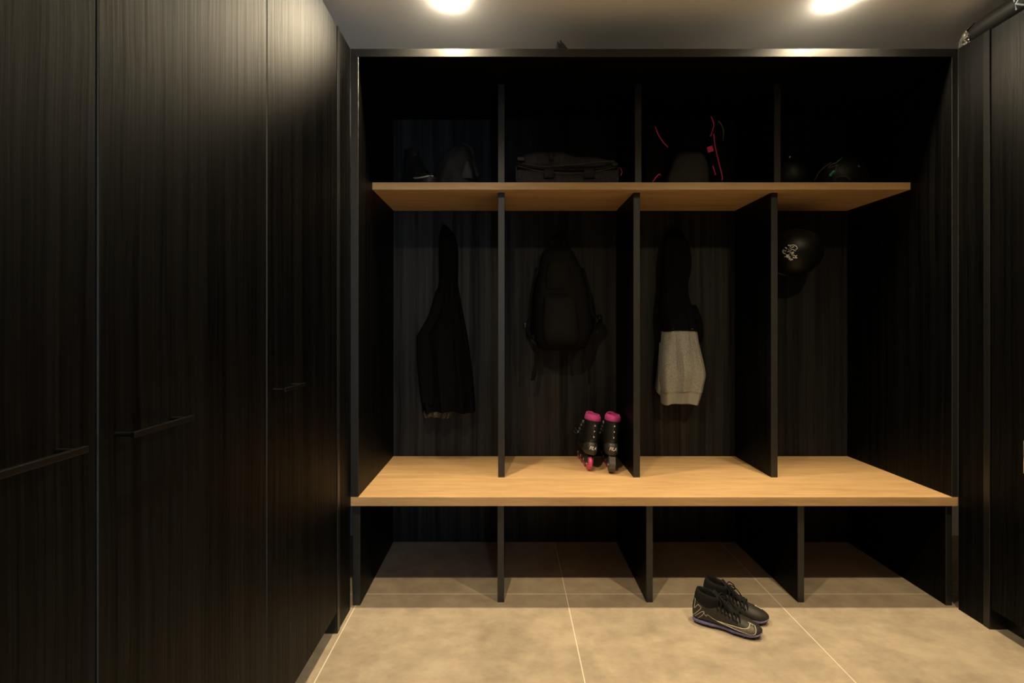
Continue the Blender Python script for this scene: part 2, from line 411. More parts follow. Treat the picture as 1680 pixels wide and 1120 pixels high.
# ------------------------------------------------------------------ tall cabinets
def bar_handle(parent, xface, side, y0, y1, z):
    """horizontal bar on two posts; side = +1 when the room lies at +x of the face"""
    b = BM(); xo = xface + side * 0.034
    box(b, xo - 0.004, xo + 0.004, y0, y1, z - 0.005, z + 0.005, 0.0009, 2)
    h = obj('handle', b, 'black_metal', parent)
    for y in (y0 + 0.006, y1 - 0.012):
        b = BM(); cyl(b, (xface, y, z), (xo, y, z), 0.0042, 12); obj('post', b, 'black_metal', h, True)
    return h
def tall_cabinet(side, xface, y0, y1, label, hy=None, hz=1.041, vertical=None):
    xb = xface - side * 0.62
    t = thing('tall_cabinet', label, 'cabinet', ((xface + xb) / 2, (y0 + y1) / 2, 0))
    x0, x1 = sorted((xface - side * 0.022, xb))
    b = BM(); box(b, x0, x1, y0, y1, 0.09, 2.418); obj('carcass', b, 'dark_void', t)
    x0, x1 = sorted((xface, xface - side * 0.020))
    b = BM(); box(b, x0, x1, y0 + 0.0030, y1 - 0.0030, 0.086, 2.416, 0.0008, 1)
    d = obj('door', b, 'black_wood', t)
    # pale edge banding on the door's near edge
    b = BM(); box(b, x0 + 0.001, x1 - 0.001, y0 + 0.0022, y0 + 0.0030, 0.088, 2.414); obj('edge_band', b, 'door_edge', d)
    if hy: bar_handle(d, xface, side, hy[0], hy[1], hz)
    if vertical:
        y, z0, z1 = vertical; b = BM(); xo = xface + side * 0.030
        cyl(b, (xo, y, z0), (xo, y, z1), 0.005, 16, 0.001); h = obj('handle', b, 'silver', d, True)
        for z in (z0 + 0.01, z1 - 0.01):
            b = BM(); cyl(b, (xface, y, z), (xo, y, z), 0.0042, 12); obj('post', b, 'silver', h, True)
    return t
tall_cabinet(1, -0.679, 0.20, 0.753, 'tall black wood-grain cabinet nearest the camera at the left edge', (0.50, 0.697))
tall_cabinet(1, -0.679, 0.753, 1.2835, 'middle tall black wood-grain cabinet of the left row', (0.782, 0.932))
tall_cabinet(1, -0.679, 1.2835, 1.810, 'tall black wood-grain cabinet on the left next to the lockers', (1.312, 1.445))
tall_cabinet(-1, 1.945, 1.28, 1.834, 'tall black wood-grain cabinet at the right edge of the photo', vertical=(1.684, 0.678, 0.800))
# a further cabinet completes the right row beside the camera
def end_panel(side, xface, y0, ymid, y1, label):
    xb = xface - side * 0.62
    t = thing('filler_panel', label, 'panel', (xface - side * 0.1, (y0 + y1) / 2, 0))
    x0, x1 = sorted((xface + side * 0.002, xb))
    b = BM(); box(b, x0, x1, y0 + 0.001, ymid, 0.0, 2.42, 0.001, 1); e = obj('end_board', b, 'black_edge', t)
    x0, x1 = sorted((xface - side * 0.001, xface - side * 0.02))
    b = BM(); box(b, x0, x1, ymid, y1, 0.0, 2.42, 0.0005, 1); obj('filler_board', b, 'black_wood', t)
end_panel(1, -0.679, 1.810, 1.836, YF, 'narrow black filler panel between left cabinets and lockers')
end_panel(-1, 1.945, 1.834, 1.860, YF, 'narrow black filler panel between lockers and right cabinet')
b = BM(); box(b, -0.775, -0.755, 0.20, 1.810, 0.0, 0.088); tag(obj('plinth', b, 'black_edge'), 'black recessed plinth under the left row of cabinets', 'plinth')
b = BM(); box(b, 2.016, 2.036, 1.28, 1.834, 0.0, 0.088); tag(obj('plinth', b, 'black_edge'), 'black recessed plinth under the right cabinet', 'plinth')

# ------------------------------------------------------------------ coat hooks
def hook(x, z, label):
    t = thing('coat_hook', label, 'hook', (x, YB, z), 0, 'coat hooks on the locker back')
    b = BM(); cyl(b, (x, YB, z), (x, YB - 0.006, z), 0.014, 20, 0.001); obj('base_plate', b, 'black_metal', t, True)
    b = BM(); tube(b, spline([(x, YB - 0.004, z), (x, YB - 0.03, z - 0.004), (x, YB - 0.045, z + 0.004), (x, YB - 0.048, z + 0.018)], 5), 0.0045, 10)
    obj('peg', b, 'black_metal', t, True)

# ------------------------------------------------------------------ hanging cloth
def cloth(bm, rows, yb, folds=5, seed=0.0, amp=0.22, k=5, n=56, zr=None):
    """rows: (z, x_left, x_right, depth). A hung sleeve of cloth with vertical folds that deepen towards the hem."""
    rr = spline(rows, k); z0, z1 = zr or (rows[0][0], rows[-1][0]); rings = []
    for (z, xl, xr, dp) in rr:
        t = (z0 - z) / (z0 - z1); xc = (xl + xr) / 2; hw = max(0.002, (xr - xl) / 2); ring = []
        for i in range(n):
            a = 2 * math.pi * i / n
            c, s = math.cos(a), math.sin(a)
            x = xc + hw * math.copysign(abs(c) ** 0.8, c)
            if s < 0:   # front, towards the room
                f = 1 + amp * (0.35 + t) * math.sin(folds * c * 2.2 + seed + 2.5 * t) + 0.35 * amp * math.sin(folds * 4.1 * c + seed * 2 - t * 4)
                y = yb - dp * 0.35 - dp * 0.65 * (abs(s) ** 0.7) * f
            else: y = yb - dp * 0.35 + dp * 0.3 * abs(s) ** 0.7
            ring.append((x, y, z + 0.006 * t * math.sin(3 * a + seed)))
        rings.append(ring)
    loft(bm, rings, True, True)

def rows_at(data, Y):
    out = []
    for py, xl, xr, d in data:
        p, q = at(xl, py, Y), at(xr, py, Y); out.append((p.z, p.x, q.x, d))
    return out

# black jacket, first locker
YJ = 2.49
t = thing('hanging_jacket', 'long black jacket hanging by its hood in the leftmost locker', 'jacket', (at(732, 678, YJ).x, 2.5, at(732, 678, YJ).z))
b = BM(); cloth(b, rows_at([(440, 719, 748, .05), (466, 717, 750, .07), (489, 709, 754, .085), (515, 702, 759, .095), (540, 691, 764, .10), (557, 686, 767, .11), (600, 685, 773, .12), (640, 688, 777, .12), (675, 692, 779, .12)], YJ), 2.565, 5, 0.4)
obj('body', b, 'jacket', t, True)
b = BM(); cloth(b, rows_at([(364, 725, 729, .02), (372, 721, 736, .035), (380, 719, 742, .05), (400, 718, 749, .07), (430, 718, 750, .075), (462, 718, 749, .055)], YJ), 2.563, 3, 1.2, .12)
obj('hood', b, 'jacket', t, True)
b = BM(); cloth(b, rows_at([(480, 712, 730, .05), (515, 702, 722, .06), (548, 684, 706, .065), (556, 682, 706, .07), (600, 683, 710, .07), (640, 687, 712, .065), (662, 690, 712, .06)], YJ - 0.05), 2.50, 2, 2.0, .1, n=32)
obj('sleeve', b, 'jacket', t, True)
b = BM(); cloth(b, rows_at([(668, 694, 742, .075), (676, 694, 742, .08), (684, 697, 739, .078)], YJ + .01), 2.55, 7, 0.9, .25)
obj('lining_hem', b, 'lining', t, True)['label'] = 'brown patterned lining showing below hem'

# hoodie, third locker
YH = 2.47
HZ = (at(0, 440, YH).z, at(0, 663, YH).z)
t = thing('hanging_hoodie', 'black and light grey hoodie hanging in the third locker from the left', 'hoodie', (at(1121, 662, YH).x, 2.5, at(1121, 662, YH).z))
b = BM(); cloth(b, rows_at([(440, 1092, 1139, .06), (468, 1090, 1135, .08), (490, 1088, 1136, .09), (515, 1086, 1145, .10), (535, 1090, 1147, .11), (543, 1090, 1147.6, .117)], YH), 2.56, 4, 0.2, .15, zr=HZ)
obj('yoke', b, 'hood_black', t, True)
b = BM(); cloth(b, rows_at([(367, 1111, 1117, .02), (376, 1103, 1126, .04), (398, 1094, 1136, .065), (420, 1092, 1139.5, .08), (440, 1091, 1139.5, .08), (462, 1091, 1135, .06)], YH), 2.558, 3, 0.8, .12)
obj('hood', b, 'hood_black', t, True)
b = BM(); cloth(b, rows_at([(539, 1091, 1146.6, .112), (562, 1089.5, 1150, .118), (590, 1087, 1157, .122), (613, 1086, 1161.5, .125), (630, 1086.5, 1159, .12), (643, 1088, 1157, .115)], YH), 2.56, 4, 0.2, .15, zr=HZ)
obj('body', b, 'hood_grey', t, True)['label'] = 'light grey marl lower body'
b = BM(); cloth(b, rows_at([(641, 1088.6, 1156.6, .113), (648, 1089.2, 1155.4, .110), (663, 1090, 1151, .104)], YH), 2.56, 4, 0.2, .13, zr=HZ)
obj('hem_band', b, 'hood_rib', t, True)['label'] = 'ribbed grey hem band'
b = BM(); cloth(b, rows_at([(500, 1139, 1147, .04), (520, 1140, 1154, .05), (540, 1141, 1157.5, .055), (554, 1147, 1156.5, .05), (564, 1149, 1153, .03)], YH + .02), 2.55, 2, 1.0, .1, n=28)
obj('sleeve', b, 'hood_black', t, True)
b = BM(); cloth(b, rows_at([(562, 1086, 1096, .04), (590, 1084, 1096, .05), (620, 1081, 1096, .05), (640, 1079.5, 1094, .045), (649, 1087, 1093, .03)], YH + .03), 2.56, 2, 0.0, .1, n=28)
obj('sleeve', b, 'hood_grey', t, True)

# backpack, second locker
YP = 2.46
t = thing('backpack', 'black backpack hanging by its top loop in the second locker', 'backpack', (at(920, 575, YP).x, 2.48, at(920, 575, YP).z))
def ellip_rings(rows, yb, e=0.75, n=40):
    rings = []
    for (z, xl, xr, dp) in spline(rows, 5):
        xc, hw = (xl + xr) / 2, (xr - xl) / 2; ring = []
        for i in range(n):
            a = 2 * math.pi * i / n; c, s = math.cos(a), math.sin(a)
            ring.append((xc + hw * math.copysign(abs(c) ** e, c), yb - dp / 2 + dp / 2 * math.copysign(abs(s) ** e, s), z))
        rings.append(ring)
    return rings
b = BM(); loft(b, ellip_rings(rows_at([(402, 905, 934, .05), (406, 898, 938, .09), (418, 888, 944, .12), (440, 884, 954, .14), (465, 880, 962, .155), (500, 876, 967, .165), (535, 874, 969, .17), (558, 878, 966, .16), (570, 884, 960, .13), (575, 892, 952, .10)], YP), 2.545))
obj('main_compartment', b, 'pack', t, True)
b = BM(); loft(b, ellip_rings(rows_at([(482, 898, 934, .02), (486, 894, 940, .045), (500, 892, 946, .06), (530, 890, 950, .07), (556, 892, 950, .065), (568, 898, 944, .03)], 2.36), 2.415))
obj('front_pocket', b, 'pack_panel', t, True)
b = BM(); loft(b, ellip_rings(rows_at([(424, 908, 924, .015), (432, 900, 934, .03), (455, 896, 938, .04), (474, 896, 938, .04), (480, 900, 936, .02)], 2.39), 2.425))
obj('top_pocket', b, 'pack_panel', t, True)
b = BM(); tube(b, spline([at(899, 481, 2.355), at(908, 482, 2.343), at(920, 482, 2.341), at(932, 481, 2.352)], 4), 0.0018, 6)
obj('zipper', b, 'jacket', t, True)
b = BM(); tube(b, spline([at(904, 406, 2.50), at(906, 396, 2.50), at(919, 379, 2.52), at(923, 380, 2.52), at(924.5, 392, 2.51), at(925, 406, 2.50)], 5), 0.0095, 8, flat=0.5)
obj('hanging_loop', b, 'pack', t, True)
for s, pts in ((-1, [(880, 440), (871, 490), (869, 520), (864, 535), (868, 548), (879, 560)]), (1, [(956, 440), (966, 480), (970, 515), (984, 518), (985, 527), (976, 540), (965, 556)])):
    b = BM(); strap(b, spline([at(x, y, 2.50) for x, y in pts], 5), (0, 1, 0), 0.05, 0.012); obj('shoulder_strap', b, 'pack', t, True)
for pts, wd in (([(883, 561), (882, 580), (879, 600), (874, 624)], 0.026), ([(957, 560), (959, 575), (960, 590), (960.5, 604)], 0.014)):
    b = BM(); strap(b, spline([at(x, y, 2.47) for x, y in pts], 4), (1, 0, 0), wd, 0.003); obj('loose_strap', b, 'pack', t, True)
for x, y in ((863, 534), (984, 520)):
    b = BM(); c = at(x, y, 2.50); box(b, c.x - .012, c.x + .012, c.y - .02, c.y + .02, c.z - .012, c.z + .012, .003); obj('buckle', b, 'plastic', t)

hook(at(728, 372, YB).x, at(728, 372, YB).z, 'black coat hook holding the long black jacket')
hook(at(922, 380, YB).x, at(922, 380, YB).z, 'black coat hook holding the backpack loop')
hook(at(1114, 374, YB).x, at(1114, 374, YB).z, 'black coat hook holding the black and grey hoodie')
hook(at(1317, 376, YB).x, at(1317, 376, YB).z, 'black coat hook holding the helmet with white script')

# ------------------------------------------------------------------ helmets
def dome(bm, c, r, z_cut, rot, n=48, m=20, thick=0.016):
    """ellipsoid shell, open below z_cut (in its own frame), with an inner surface"""
    rings = []
    a0 = math.asin(max(-1, min(1, z_cut)))
    def ring(k, t): 
        a = a0 + (math.pi / 2 - a0) * t
        return [c + rot @ Vector(((r[0] - k) * math.cos(a) * math.cos(q), (r[1] - k) * math.cos(a) * math.sin(q), (r[2] - k) * math.sin(a))) for q in (2 * math.pi * i / n for i in range(n))]
    for i in range(m): rings.append(ring(thick, 1 - (i + .02) / m) if i < m else None)
    rings.append(ring(thick, 0.0)); rings.append(ring(thick * 0.4, -0.012)); 
    for i in range(m + 1): rings.append(ring(0, min(i / m, 0.999)))
    loft(bm, rings, True, True)
def rimpts(c, r, z_cut, rot, k=0.0, n=48):
    a = math.asin(z_cut)
    return [c + rot @ Vector(((r[0] + k) * math.cos(a) * math.cos(q), (r[1] + k) * math.cos(a) * math.sin(q), (r[2]) * math.sin(a))) for q in (2 * math.pi * i / n for i in range(n))]

# hanging one, fourth locker: crown turned towards the room
HC = Vector((1.535, 2.44, at(1313, 414, 2.45).z)); HR = (0.136, 0.125, 0.128)
Rh = Matrix.Rotation(math.radians(95), 3, 'X')
t = thing('hanging_helmet', 'matt black helmet with white script hanging in the rightmost locker', 'helmet', tuple(HC - Vector((0, 0, HR[1]))))
b = BM(); dome(b, HC, HR, -0.3, Rh); obj('shell', b, 'helmet', t, True)
b = BM(); tube(b, rimpts(HC, HR, -0.3, Rh), 0.006, 8, closed=True); obj('rim', b, 'plastic', t, True)
b = BM(); strap(b, spline([HC + Vector((-0.04, 0.04, 0.115)), at(1312, 380, 2.53), at(1317, 374, 2.525), at(1322, 381, 2.53), HC + Vector((0.05, 0.04, 0.115))], 5), (0, 1, 0), 0.018, 0.003); obj('chin_strap', b, 'pack', t, True)
strokes = [[(470, 480), (500, 440), (545, 410), (610, 410), (670, 440), (705, 490), (690, 535), (650, 530)], [(520, 480), (570, 470), (615, 455)],
           [(480, 500), (510, 530), (560, 540), (600, 560), (665, 590)], [(420, 400), (440, 430), (490, 400)], [(310, 500), (340, 490), (380, 530)],
           [(290, 560), (250, 570), (225, 610), (240, 650), (280, 680), (320, 660)], [(270, 600), (330, 590), (350, 600)], [(390, 620), (450, 600), (520, 580)], [(420, 555), (450, 540)],
           [(450, 660), (520, 640), (600, 625), (560, 660), (520, 690), (610, 685)], [(320, 700), (380, 720), (440, 710), (400, 740), (340, 740), (420, 770), (480, 750)],
           [(530, 745), (590, 725), (650, 740), (700, 720), (650, 760), (700, 800), (640, 800), (570, 790), (600, 770)],
           [(270, 780), (340, 770), (400, 800), (480, 790), (430, 850), (500, 835), (560, 850), (500, 870), (470, 890)]]
Ri = Rh.inverted()
def on_dome(x, z):
    """front-most point of the shell at this x and z"""
    o = Ri @ (Vector((x, 2.0, z)) - HC); d = Ri @ Vector((0, 1, 0))
    o2 = Vector([o[i] / HR[i] for i in range(3)]); d2 = Vector([d[i] / HR[i] for i in range(3)])
    A = d2.dot(d2); B = 2 * o2.dot(d2); C = o2.dot(o2) - 1; D = max(0.0, B * B - 4 * A * C)
    return Vector((x, 2.0 + (-B - math.sqrt(D)) / (2 * A) - 0.0006, z))
b = BM()
for s in strokes:
    pts = []
    for (u, v) in spline(s, 4):
        Y = 2.38
        for _ in range(5):
            p = at(1270 + u * 60 / 1120, 380 + v * 60 / 1120, Y); q = on_dome(p.x, p.z); Y = q.y
        pts.append(q)
    tube(b, pts, 0.0019, 6, taper=lambda q: 1.0 if 0.1 < q < 0.9 else 0.6)
obj('script_lettering', b, 'white_print', t, True)['label'] = 'white looping script lettering'

def shelf_helmet(c, r, yaw, label, decals):
    Rz = Matrix.Rotation(yaw, 3, 'Z') @ Matrix.Rotation(math.radians(-8), 3, 'Y')
    zc = ZS1
    t = thing('shelf_helmet', label, 'helmet', (c.x, c.y, ZS1), 0)
    cut = (zc + 0.012 - c.z) / r[2]
    b = BM(); dome(b, c, r, cut, Matrix.Rotation(yaw, 3, 'Z')); obj('shell', b, 'helmet', t, True)
    b = BM(); tube(b, rimpts(c, r, cut, Matrix.Rotation(yaw, 3, 'Z')), 0.0085, 8, closed=True); obj('rim', b, 'plastic_grey' if decals else 'plastic', t, True)
    if decals:
        def sp(px, py, k=0.001):
            Y = c.y - 0.1
            for _ in range(6):
                p = at(px, py, Y); q = ((p.x - c.x) / r[0]) ** 2 + ((p.z - c.z) / r[2]) ** 2
                Y = c.y - (r[1] + k) * math.sqrt(max(0.0, 1 - q))
            return Vector((p.x, Y, p.z))
        for pl, wd in (([(1373.5, 265), (1376, 263), (1379, 261), (1382, 257.5)], 0.011), ([(1360.5, 289.5), (1363, 286), (1366, 283), (1369, 280)], 0.0075)):
            b = BM(); tube(b, [sp(*q) for q in pl], wd, 8, flat=0.25, taper=lambda q: 1.1 - q * 0.6); obj('decal', b, 'green', t, True)['label'] = 'green flash decal'
        for pl in ([(1331, 298), (1333, 289), (1338, 281.5), (1346, 275)], [(1346, 296), (1350, 284), (1357, 275), (1366, 269), (1374, 266)]):
            b = BM(); tube(b, [sp(*q) for q in spline(pl, 4)], 0.003, 8); obj('rib', b, 'grey_edge', t, True)
        b = BM(); tube(b, [sp(*q) for q in spline([(1367, 297), (1371, 291.5), (1379, 289), (1388, 290.5), (1394, 296)], 4)], 0.006, 8); obj('ear_opening', b, 'plastic_grey', t, True)
        b = BM(); p = sp(1408, 273); cyl(b, p, p + Vector((0.003, -0.006, 0.003)), 0.006, 14); obj('bright_disc', b, 'grey_edge', t, True)  # pale disc drawn in for a small highlight on the shell
    else:
        b = BM(); p = c + Vector((-0.01, -r[1] * 0.5, r[2] * 0.85)); cyl(b, p, p + Vector((0, -0.004, 0.008)), 0.006, 14); obj('bright_disc', b, 'silver', t, True)
    return t
shelf_helmet(Vector((1.432, 2.36, 1.975)), (0.108, 0.125, 0.112), 0.0, 'plain matt black helmet on the shelf beside the right divider', False)
shelf_helmet(Vector((1.69, 2.34, 1.972)), (0.132, 0.125, 0.128), 0.0, 'black helmet with green decals on the shelf at far right', True)

# ------------------------------------------------------------------ shoes
SHOE = [(0.000, .010, .030, .066), (.003, .020, .021, .084), (.011, .027, .016, .096), (.03, .033, .014, .104), (.06, .034, .013, .102), (.09, .034, .013, .092), (.12, .036, .013, .078),
        (.15, .040, .013, .066), (.18, .042, .014, .056), (.205, .039, .015, .049), (.222, .031, .017, .042), (.233, .021, .019, .037), (.240, .008, .022, .031)]
SHOE_BASE = spline(SHOE, 5)
SHOE_S = SHOE_BASE
def shoe_at(x):
    for a, c in zip(SHOE_S[:-1], SHOE_S[1:]):
        if a[0] <= x <= c[0]:
            q = (x - a[0]) / max(1e-9, c[0] - a[0]); return [a[i] + (c[i] - a[i]) * q for i in range(4)]
    return list(SHOE_S[0 if x < 0 else -1])
def shoe_ring(s, n=32):
    x, wd, z0, z1 = s; out = []
    for i in range(n):
        a = 2 * math.pi * i / n; c, q = math.cos(a), math.sin(a)
        h = 0.5 + 0.5 * math.copysign(abs(q) ** 0.75, q)
        out.append((x, wd * math.copysign(abs(c) ** 0.72, c) * (1 - 0.38 * h ** 2), z0 + (z1 - z0) * h))
    return out
def shoe_side(x, z, side=-1, k=0.0008):
    """point on the flank of the upper at length x and height z"""
    _, wd, z0, z1 = shoe_at(x)
    h = max(0.02, min(0.98, (z - z0) / (z1 - z0))); v = abs(2 * h - 1) ** (1 / 0.75)
    c = max(0, 1 - v * v) ** 0.36
    return Vector((x, side * (wd * c * (1 - 0.38 * h ** 2) + k), z0 + (z1 - z0) * h))

def make_shoe(name, label, cat, loc, rotz, group, side=-1, mats=('cleat', 'cleat_knit', 'cleat_sole'), collar_h=0.122, cleat=True, scale=1.0, rise=0.0):
    global SHOE_S
    SHOE_S = [(x, wd, z0, z1 + rise * math.exp(-((x - .095) / .05) ** 2)) for x, wd, z0, z1 in SHOE_BASE]
    t = thing(name, label, cat, loc, rotz, group); t.scale = (scale,) * 3
    K = dict(parent=t, world=False)
    b = BM(); loft(b, [shoe_ring(s) for s in SHOE_S]); obj('upper', b, mats[0], t, True, False)
    # ankle collar: outer wall, lip, inner wall and a closed insole deep inside
    b = BM(); rings = []
    for (z, cx, rx, ry, tilt) in ((.070, .052, .046, .027, .0), (.092, .054, .048, .029, -.06), (.108, .056, .047, .0285, -.10), (collar_h - .003, .058, .044, .0275, -.16), (collar_h, .058, .041, .025, -.17), (collar_h - .004, .058, .038, .022, -.16), (.108, .056, .038, .022, -.1), (.085, .054, .036, .02, 0)):
        ring = []
        for i in range(32):
            a = 2 * math.pi * i / 32; dx = rx * math.cos(a)
            ring.append((cx + dx, ry * math.sin(a), z + tilt * dx + (0.004 * max(0, -math.cos(a)) ** 4 if z > .11 else 0)))
        rings.append(ring)
    loft(b, rings, False, True); obj('collar', b, mats[1], t, True, False)
    # tongue
    b = BM(); loft(b, [[(x + dx, y * wd, z + (0.004 if k in (1, 2) else 0)) for k, (y, dx) in enumerate(((-1, 0), (-.5, .003), (.5, .003), (1, 0), (.5, -.006), (-.5, -.006)))] for x, z, wd in ((.078, .128, .016), (.092, .110, .018), (.11, .092, .018), (.135, .078, .016), (.158, .068, .012))])
    obj('tongue', b, mats[1], t, True, False)
    # sole plate
    b = BM(); rings = []
    def outline(zz, k):
        pts = []
        xs = [0.002 + 0.234 * (1 - math.cos(math.pi * i / 22)) / 2 for i in range(23)]
        for sgn in (-1, 1):
            seq = xs if sgn < 0 else xs[::-1]
            for x in seq:
                _, wd, z0, z1 = shoe_at(max(0.004, min(.236, x)))
                pts.append((x + (k if x > .12 else -k) * (abs(x - .12) / .12), sgn * (wd * (0.92 if not .08 < x < .13 else .82) + k), zz + (0.010 * max(0, (x - .19) / .05) ** 2 if x > .19 else 0) + (0.0025 * max(0, math.sin(x * 75)) if cleat and zz > 0.015 else 0)))
        return pts
    zt = (0.0095, 0.011, 0.0165, 0.018) if cleat else (0.0, 0.002, 0.024, 0.027)
    for zz, k in zip(zt, (-0.003, 0.0005, 0.0015, -0.002)): rings.append(outline(zz, k))
    loft(b, rings); obj('sole', b, mats[2], t, True, False)
    # laces
    b = BM(); n = 6
    for i in range(n):
        x = 0.088 + 0.013 * i; _, wd, z0, z1 = shoe_at(x); _, w2, y0, y1 = shoe_at(x + .012)
        a = 0.62 * wd; c = 0.62 * w2; hz = z0 + (z1 - z0) * 0.86; hz2 = y0 + (y1 - y0) * 0.86; up = 0.008 + (0.010 - i * .002 if i < 3 else 0)
        for sg in (-1, 1):
            tube(b, spline([(x, sg * a * 1.1, hz - .004), (x + .002, sg * a * .7, z1 + up * .7), (x + .006, 0, z1 + up), (x + .012, -sg * c * .8, y1 + up * .5), (x + .013, -sg * c * 1.15, hz2 - .006)], 4), 0.0022, 6)
            tube(b, spline([(x, sg * a * 1.05, hz), (x + .003, sg * a * 1.28, hz - .009), (x + .006, sg * a * 1.1, hz - .004)], 3), 0.0022, 6)
    for sg in (-1, 1):   # bow
        tube(b, spline([(.092, 0, .112), (.10, sg * .018, .120), (.118, sg * .034, .104), (.122, sg * .03, .088), (.104, sg * .012, .108), (.092, 0, .113)], 5), 0.0022, 6)
        tube(b, spline([(.092, 0, .112), (.11, sg * .012, .112), (.132, sg * .030, .088), (.150, sg * .042, .058)], 5), 0.0022, 6)
    obj('laces', b, 'lace', t, True, False)
    if cleat:
        for (x, y) in ((.022, -.017), (.022, .017), (.058, -.018), (.058, .018), (.145, -.026), (.145, .026), (.178, -.029), (.178, .029), (.212, -.018), (.212, .018)):
            b = BM(); cyl(b, (x, y, 0.0), (x, y, .011), .0058, 12); obj('stud', b, 'stud', t, True, False)
        zoom = lambda u, v, k=.0008: shoe_side((u - 100) / 1220 * .235, .024 + (690 + (u - 110) * .221 - v) / 4000, side, k)
        b = BM()
        for pl, r in (([(560, 735), (700, 770), (850, 800), (1000, 832), (1090, 838), (1130, 815), (1138, 790), (1100, 748)], .0008),
                      ([(1100, 748), (1160, 790), (1215, 850), (1235, 895), (1205, 930), (1150, 930), (1050, 898), (900, 855), (760, 808), (650, 772), (560, 735)], .0009),
                      ([(80, 470), (105, 420), (125, 405), (152, 418), (146, 500), (142, 552), (205, 500), (232, 512), (266, 542), (190, 605), (112, 668)], .0006),
                      ([(150, 676), (230, 620), (300, 590), (322, 618), (212, 702)], .0006),
                      ([(300, 600), (345, 645), (372, 662), (385, 640), (470, 690), (560, 735)], .0004),
                      ([(118, 320), (150, 380), (215, 455), (300, 492), (400, 480)], .0004)):
            tube(b, [zoom(u, v) for u, v in spline(pl, 4)], r, 6)
        obj('side_emblem', b, 'swoosh', t, True, False)['label'] = 'silver outlined swoosh and heel stripes'
        b = BM(); low = [(560, 736), (650, 768), (760, 804), (900, 850), (1050, 893), (1150, 922), (1200, 920), (1225, 893)]; top = [(570, 737), (700, 772), (850, 803), (1000, 836), (1090, 842), (1135, 820), (1142, 800), (1170, 806)]
        loft(b, [[zoom(p[0] + (q[0] - p[0]) * m / 6, p[1] + (q[1] - p[1]) * m / 6, .0006) for m in range(7)] for p, q in zip(spline(low, 4), spline(top, 4))], closed=False)
        md = obj('emblem_fill', b, 'swoosh_fill', t, True, False)
        sm = md.modifiers.new('thickness', 'SOLIDIFY'); sm.thickness = 0.0005
    return t
AZ = math.radians(-26.5)
make_shoe('soccer_cleat', 'black soccer cleat with silver swoosh, the nearer of the pair on the floor', 'shoe', (0.772, 1.900, 0.0), AZ, 'pair of soccer cleats', -1, scale=1.06)
make_shoe('soccer_cleat', 'black soccer cleat half hidden behind its mate on the tiled floor', 'shoe', (0.842, 1.976, 0.0), AZ + .04, 'pair of soccer cleats', 1, scale=1.06)
make_shoe('high_top_trainer', 'black high-top trainer with pale sole on the shelf above the jacket', 'shoe', (-0.548, 2.435, ZS1), math.radians(-50), None, mats=('trainer', 'trainer', 'trainer'), collar_h=0.188, cleat=False, scale=1.25, rise=0.045)

tr = bpy.data.objects['high_top_trainer']
b = BM()
pts = [Vector((x, -shoe_at(x)[1] * .99 - .0005 if x < .236 else -.004, z)) for x, z in ((.150, .040), (.168, .035), (.186, .031), (.204, .029), (.220, .029), (.230, .031), (.237, .034))]
tube(b, spline(pts, 4), .0026, 8); obj('sole_stripe', b, 'sole_grey', tr, True, False)['label'] = 'pale stripe along the sole'

